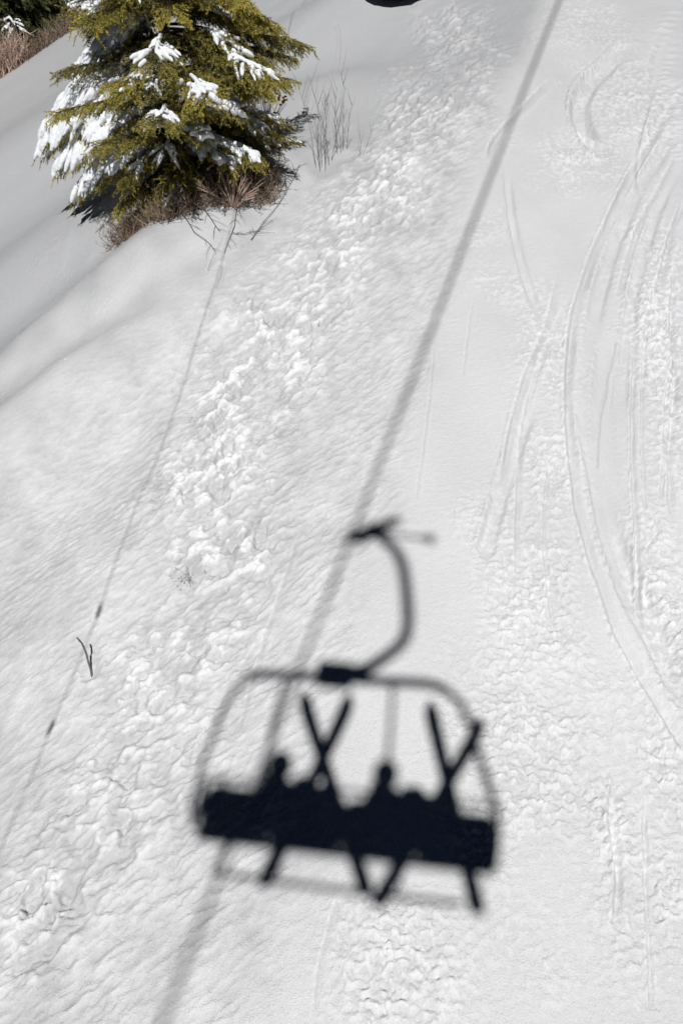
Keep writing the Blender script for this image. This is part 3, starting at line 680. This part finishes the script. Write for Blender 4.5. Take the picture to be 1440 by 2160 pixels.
b = MB(); b.tube([(-.16, .5, 1.70), (.01, .5, 1.74), (.16, .5, 1.82), (.33, .5, 2.04), (.45, .5, 2.22), (.51, .5, 2.40), (.53, .5, 2.62), (.523, .5, 3.08), (.50, .5, 3.50), (.45, .5, 3.74), (.36, .5, 3.92), (.23, .5, 4.08)], [.062]*3+[.054]*9, 10); b.build('hanger', M_STEEL, ch)
b = MB()
b.tube([(-.05, .5, 3.955), (.10, .5, 4.03), (.25, .5, 4.13)], [.06, .08, .075], 8); b.tube([(.2, .5, 4.12), (.36, .5, 4.27), (.46, .5, 4.385)], [.08, .06, .045], 8)
b.tube([(.107, .5, 3.86), (.12, .5, 4.0)], [.025, .05], 6); b.tube([(.13, .5, 4.05), (.17, .5, 4.3)], [.03, .018], 6)
b.build('grip', M_GALV, ch)
b = MB(); b.tube([(.28, .5, 4.09), (.76, .5, 4.045)], .02, 6); b.ball((.765, .5, 4.045), .058); b.build('grip_lever', M_GALV, ch)
b = MB(); b.tube([(-.585, .5, 1.52), (-.62, .42, 1.25), (-.68, .30, .75), (-.68, .36, .25)], .021, 6); b.tube([(.38, .5, 1.63), (.37, .42, 1.3), (.352, .30, .87), (.36, .36, .3)], .021, 6)
b.tube([(-1.15, .40, .24), (1.17, .42, .28)], .018, 6); b.tube([(-1.0, .44, -.2), (-.95, .45, -.6), (-1.04, .45, -.93)], .014, 6)
b.build('restraint_bar', M_STEEL, ch)
b = MB(); b.tube([(-1.04, .45, -.935), (-.47, .45, -.935), (.08, .45, -.93), (.87, .45, -.91)], .022, 6); b.tube([(-.68, .38, .2), (-.55, .42, -.4), (-.5, .45, -.935)], .008, 6); b.tube([(.36, .38, .25), (.4, .42, -.4), (.42, .45, -.92)], .008, 6); b.build('footrest', M_STEEL, ch)
for i in range(4):
    c_ = -.86+i*.575; tz = .012*i
    b = MB(); b.box((c_, .245, .03+tz), (.56, .48, .09), bev=.03); b.build('seat', M_PAD, ch)
    b = MB(); MM = Matrix.Rotation(R(-8), 3, 'X'); b.box((c_, .0, .30+tz*1.5), (.56, .08, .44), M=MM, bev=.03); b.build('backrest', M_PAD, ch)
for s_ in (-1, 1):
    b = MB(); b.box((s_*1.18+.005, .2, .25+.02*s_), (.05, .42, .06), bev=.015); b.build('armrest', M_PAD, ch)
# haul rope
rp = Vector(ROPE_P); rd = Vector(ROPE_D); b = MB()
pth = [tuple(rd*t+Vector((0, 0, .00008*t*t))) for t in np.linspace(-60, 90, 61)]
b.tube(pth, .0235, 10); o = b.build('haul_rope', M_ROPE); o.location = rp; tag(o, 'thick steel haul rope overhead casting the long blurred line up the slope', 'rope')
# slim line with clips on the left
pts = [Vector(p) for p in LINE]; d0 = (pts[0]-pts[1]).normalized(); d1 = (pts[-1]-pts[-2]).normalized(); pts = [pts[0]+d0*25]+pts+[pts[-1]+d1*25]
root = empty('signal_cable', pts[0]); tag(root, 'thin overhead signal cable casting the fine line with two dots at the left', 'cable'); b = MB(); b.tube([tuple(p-pts[0]) for p in pts], .0046, 6); b.build('wire', M_RUB, root)
for k in (4, 3):
    q = pts[k]-pts[0]; dr = (pts[k+1]-pts[k]).normalized(); b = MB(); b.tube([tuple(q-dr*.09), tuple(q-dr*.05), tuple(q+dr*.05), tuple(q+dr*.09)], [.006, .019, .019, .006], 8); b.build('clip', M_RUB, root)

# ------------------------------------------------------------------ the riders
def skin_mesh(name, chains, mt, parent, sub=2):
    """chains: list of lists of (point, radius); chains whose first point repeats an existing point are joined there"""
    V = []; E = []; RR = []
    def idx(p, r):
        for i, q in enumerate(V):
            if (Vector(q)-Vector(p)).length < 1e-5: return i
        V.append(p); RR.append(r); return len(V)-1
    for c in chains:
        pr = None
        for p, r in c:
            i = idx(p, r)
            if pr is not None and pr != i: E.append((pr, i))
            pr = i
    me = bpy.data.meshes.new(name); me.from_pydata(V, E, []); me.update(); me.materials.append(mt)
    o = bpy.data.objects.new(name, me); COL.objects.link(o)
    if parent: o.parent = parent
    sm = o.modifiers.new('skin', 'SKIN'); sm.use_smooth_shade = True
    for i, sv in enumerate(me.skin_vertices[0].data): sv.radius = RR[i] if hasattr(RR[i], '__len__') else (RR[i], RR[i]); sv.use_root = (i == 0)
    ss = o.modifiers.new('sub', 'SUBSURF'); ss.levels = sub; ss.render_levels = sub
    return o
def rider(ox, suit, pants, helmet, label, feet, hz=0.0):
    root = empty('person', Vector(CH)+Matrix.Rotation(CZ, 3, 'Z') @ Vector((ox, 0, hz)), CZ); tag(root, label, 'person', 'riders on the chairlift')
    hip = (0, .16, .17); knL = (-.09, .56, .06); knR = (.13, .56, .06); fL, fR = feet
    ch_ = [[(hip, .17), ((0, .13, .30), (.17, .12)), ((0, .09, .43), (.18, .12)), ((0, .07, .53), (.12, .085)), ((0, .09, .63), .062), ((0, .115, .75), (.085, .10)), ((0, .125, .84), (.09, .11)), ((0, .12, .90), .06)]]
    for s_, k, f in ((-1, knL, fL), (1, knR, fR)):
        ch_.append([(hip, .17), ((s_*.11, .24, .15), .12), (tuple((Vector((s_*.11, .24, .15))+Vector(k))/2), .105), (k, .082), (tuple(Vector(k).lerp(Vector(f), .5)), .078), (tuple(Vector(f)+Vector((0, 0, .10))), .062)])
        ch_.append([((0, .07, .53), (.12, .085)), ((s_*.15, .07, .505), .07), ((s_*.205, .11, .38), .06), ((s_*.225, .17, .26), .052), ((s_*.17, .31, .24), .043), ((s_*.13, .40, .24), .033)])
    body = skin_mesh('body', ch_, suit, root)
    tp = mat('trousers', pants, .85, var=.2, scale=14, bump=.3)
    for s_, k, f in ((-1, knL, fL), (1, knR, fR)):
        skin_mesh('trouser_leg', [[((s_*.10, .20, .16), .135), (tuple((Vector((s_*.11, .24, .15))+Vector(k))/2), .115), (k, .092), (tuple(Vector(k).lerp(Vector(f), .5)), .09), (tuple(Vector(f)+Vector((0, 0, .12))), .085)]], tp, root)
        g = MB(); hb = Vector((s_*.13, .40, .24))                       # glove: palm, four bent fingers and a thumb round the bar
        g.ball(tuple(hb+Vector((0, .035, 0))), (.042, .048, .022), 10, 7)
        for j in range(4):
            q = hb+Vector((-.03+.02*j, .07, .005)); l = (.030, .036, .034, .026)[j]
            g.tube([tuple(q), tuple(q+Vector((0, l, -.004))), tuple(q+Vector((0, l*1.3, -.03))), tuple(q+Vector((0, l*.8, -.052)))], [.012, .0115, .0105, .008], 7)
        g.tube([tuple(hb+Vector((-s_*.035, .02, 0))), tuple(hb+Vector((-s_*.062, .045, -.012))), tuple(hb+Vector((-s_*.055, .07, -.032)))], [.014, .0125, .009], 7)
        g.build('glove', M_PAD, root)
        bt = MB(); F_ = Vector(f); bt.tube([tuple(F_+Vector((0, -.02, .26))), tuple(F_+Vector((0, -.01, .12))), tuple(F_+Vector((0, .0, .03)))], [.075, .068, .062], 12)
        bt.box(tuple(F_+Vector((0, .05, .035))), (.10, .30, .08), bev=.025); bt.build('ski_boot', mat('boot_plastic', (.08, .08, .09), .35, var=.1), root)
    sk_ = mat('skin', (.5, .32, .24), .55, var=.1); eye_ = mat('eye', (.03, .02, .02), .2)
    def bit(n_, c_, r_, m_): q_ = MB(); q_.ball(c_, r_, 10, 7); q_.build(n_, m_, root)
    q_ = MB(); q_.tube([(0, .225, .83), (0, .25, .80), (0, .222, .795)], [.008, .014, .008], 8); q_.build('nose', sk_, root)
    for s_ in (-1, 1): bit('eye', (s_*.035, .215, .83), (.014, .008, .009), eye_); bit('ear', (s_*.088, .12, .82), (.012, .022, .032), sk_)
    bit('mouth', (0, .218, .768), (.026, .008, .008), sk_)
    hm = MB(); hm.ball((0, .12, .86), (.105, .128, .112), 18, 12); hm.ball((0, .22, .845), (.085, .035, .038), 12, 8); hm.build('helmet', helmet, root)
    return root
def mcol(n, c): return mat(n, c, .8, var=.15, scale=14, bump=.3)
rider(-.53, mcol('blue_jacket', (.04, .09, .25)), (.03, .03, .035), mat('helmet_shell', (.05, .05, .05), .3), 'skier in a blue jacket and dark helmet on the left of the chair', ((.12, .92, -.60), (.34, .92, -.60)))
rider(.35, mcol('red_jacket', (.30, .04, .03)), (.05, .05, .06), mat('helmet_white', (.7, .7, .7), .3), 'skier in a red jacket and white helmet on the right of the chair', ((.15, .92, -.60), (.37, .92, -.60)), hz=.04)
def ski(t0, t1, label, col, grp):
    A_ = Vector(t0); B_ = Vector(t1); A_, B_ = A_+(A_-B_)*.035, B_+(B_-A_)*.06; L = (B_-A_).length; root = empty('ski', Vector(CH)+Matrix.Rotation(CZ, 3, 'Z') @ A_, 0)
    d = Matrix.Rotation(CZ, 3, 'Z') @ (B_-A_).normalized(); x_ = d.cross(Vector((0, 0, 1))).normalized(); z_ = x_.cross(d)
    root.rotation_euler = Matrix((x_, d, z_)).transposed().to_euler(); tag(root, label, 'ski', grp)
    V = []; F_ = []; n = 24
    for i in range(n+1):
        t = i/n; y_ = L*t; wd = .055+.010*abs(2*t-1)**1.5; z_ = 0.0
        if t > .88: k = (t-.88)/.12; z_ = .09*k*k; wd *= math.sqrt(max(0.15, 1-k**5))
        if t < .04: wd *= .8
        V += [(-wd, y_, z_), (wd, y_, z_), (wd, y_, z_+.012), (-wd, y_, z_+.012)]
    for i in range(n):
        for k in range(4): F_.append((i*4+k, i*4+(k+1) % 4, i*4+4+(k+1) % 4, i*4+4+k))
    F_ += [(0, 3, 2, 1), (n*4, n*4+1, n*4+2, n*4+3)]
    b = MB(); b.add(V, F_); b.build('ski_board', mat('ski_topsheet', col, .3, var=.2), root, smooth=False)
    for t_ in (.36, .56): b = MB(); b.box((0, L*t_, .03), (.07, .09, .04)); b.build('binding', M_STEEL, root)
g = 'skis on the riders of the chair'
ski((.167, .3, -.69), (-.531, 1.8, -.50), 'black ski on the left rider, tip pointing left', (.03, .03, .03), g)
ski((-.602, .3, -.75), (-.178, 1.8, -.47), 'black ski on the left rider, tip pointing right', (.03, .03, .03), g)
ski((.997, .3, -.73), (.556, 1.8, -.45), 'dark grey ski on the right rider, tip pointing left', (.05, .05, .06), g)
ski((.275, .3, -.79), (.929, 1.8, -.60), 'dark grey ski on the right rider, tip pointing right', (.05, .05, .06), g)
b = MB(); b.tube([(0, 0, 0), (.06, .2, -.45), (.16, .5, -1.05)], .010, 6); b.tube([(-.005, -.01, .03), (.02, .06, -.13)], .022, 8)
o = empty('ski_pole', Vector(CH)+Matrix.Rotation(CZ, 3, 'Z') @ Vector((-1.03, .3, .33)), CZ); tag(o, 'single dark ski pole leaning at the left end of the chair', 'ski pole'); b.build('shaft', M_STEEL, o)
b = MB(); b.tube([(.145, .46, -.97), (.148, .465, -.985)], [.045, .045], 10); b.build('basket', M_RUB, o)
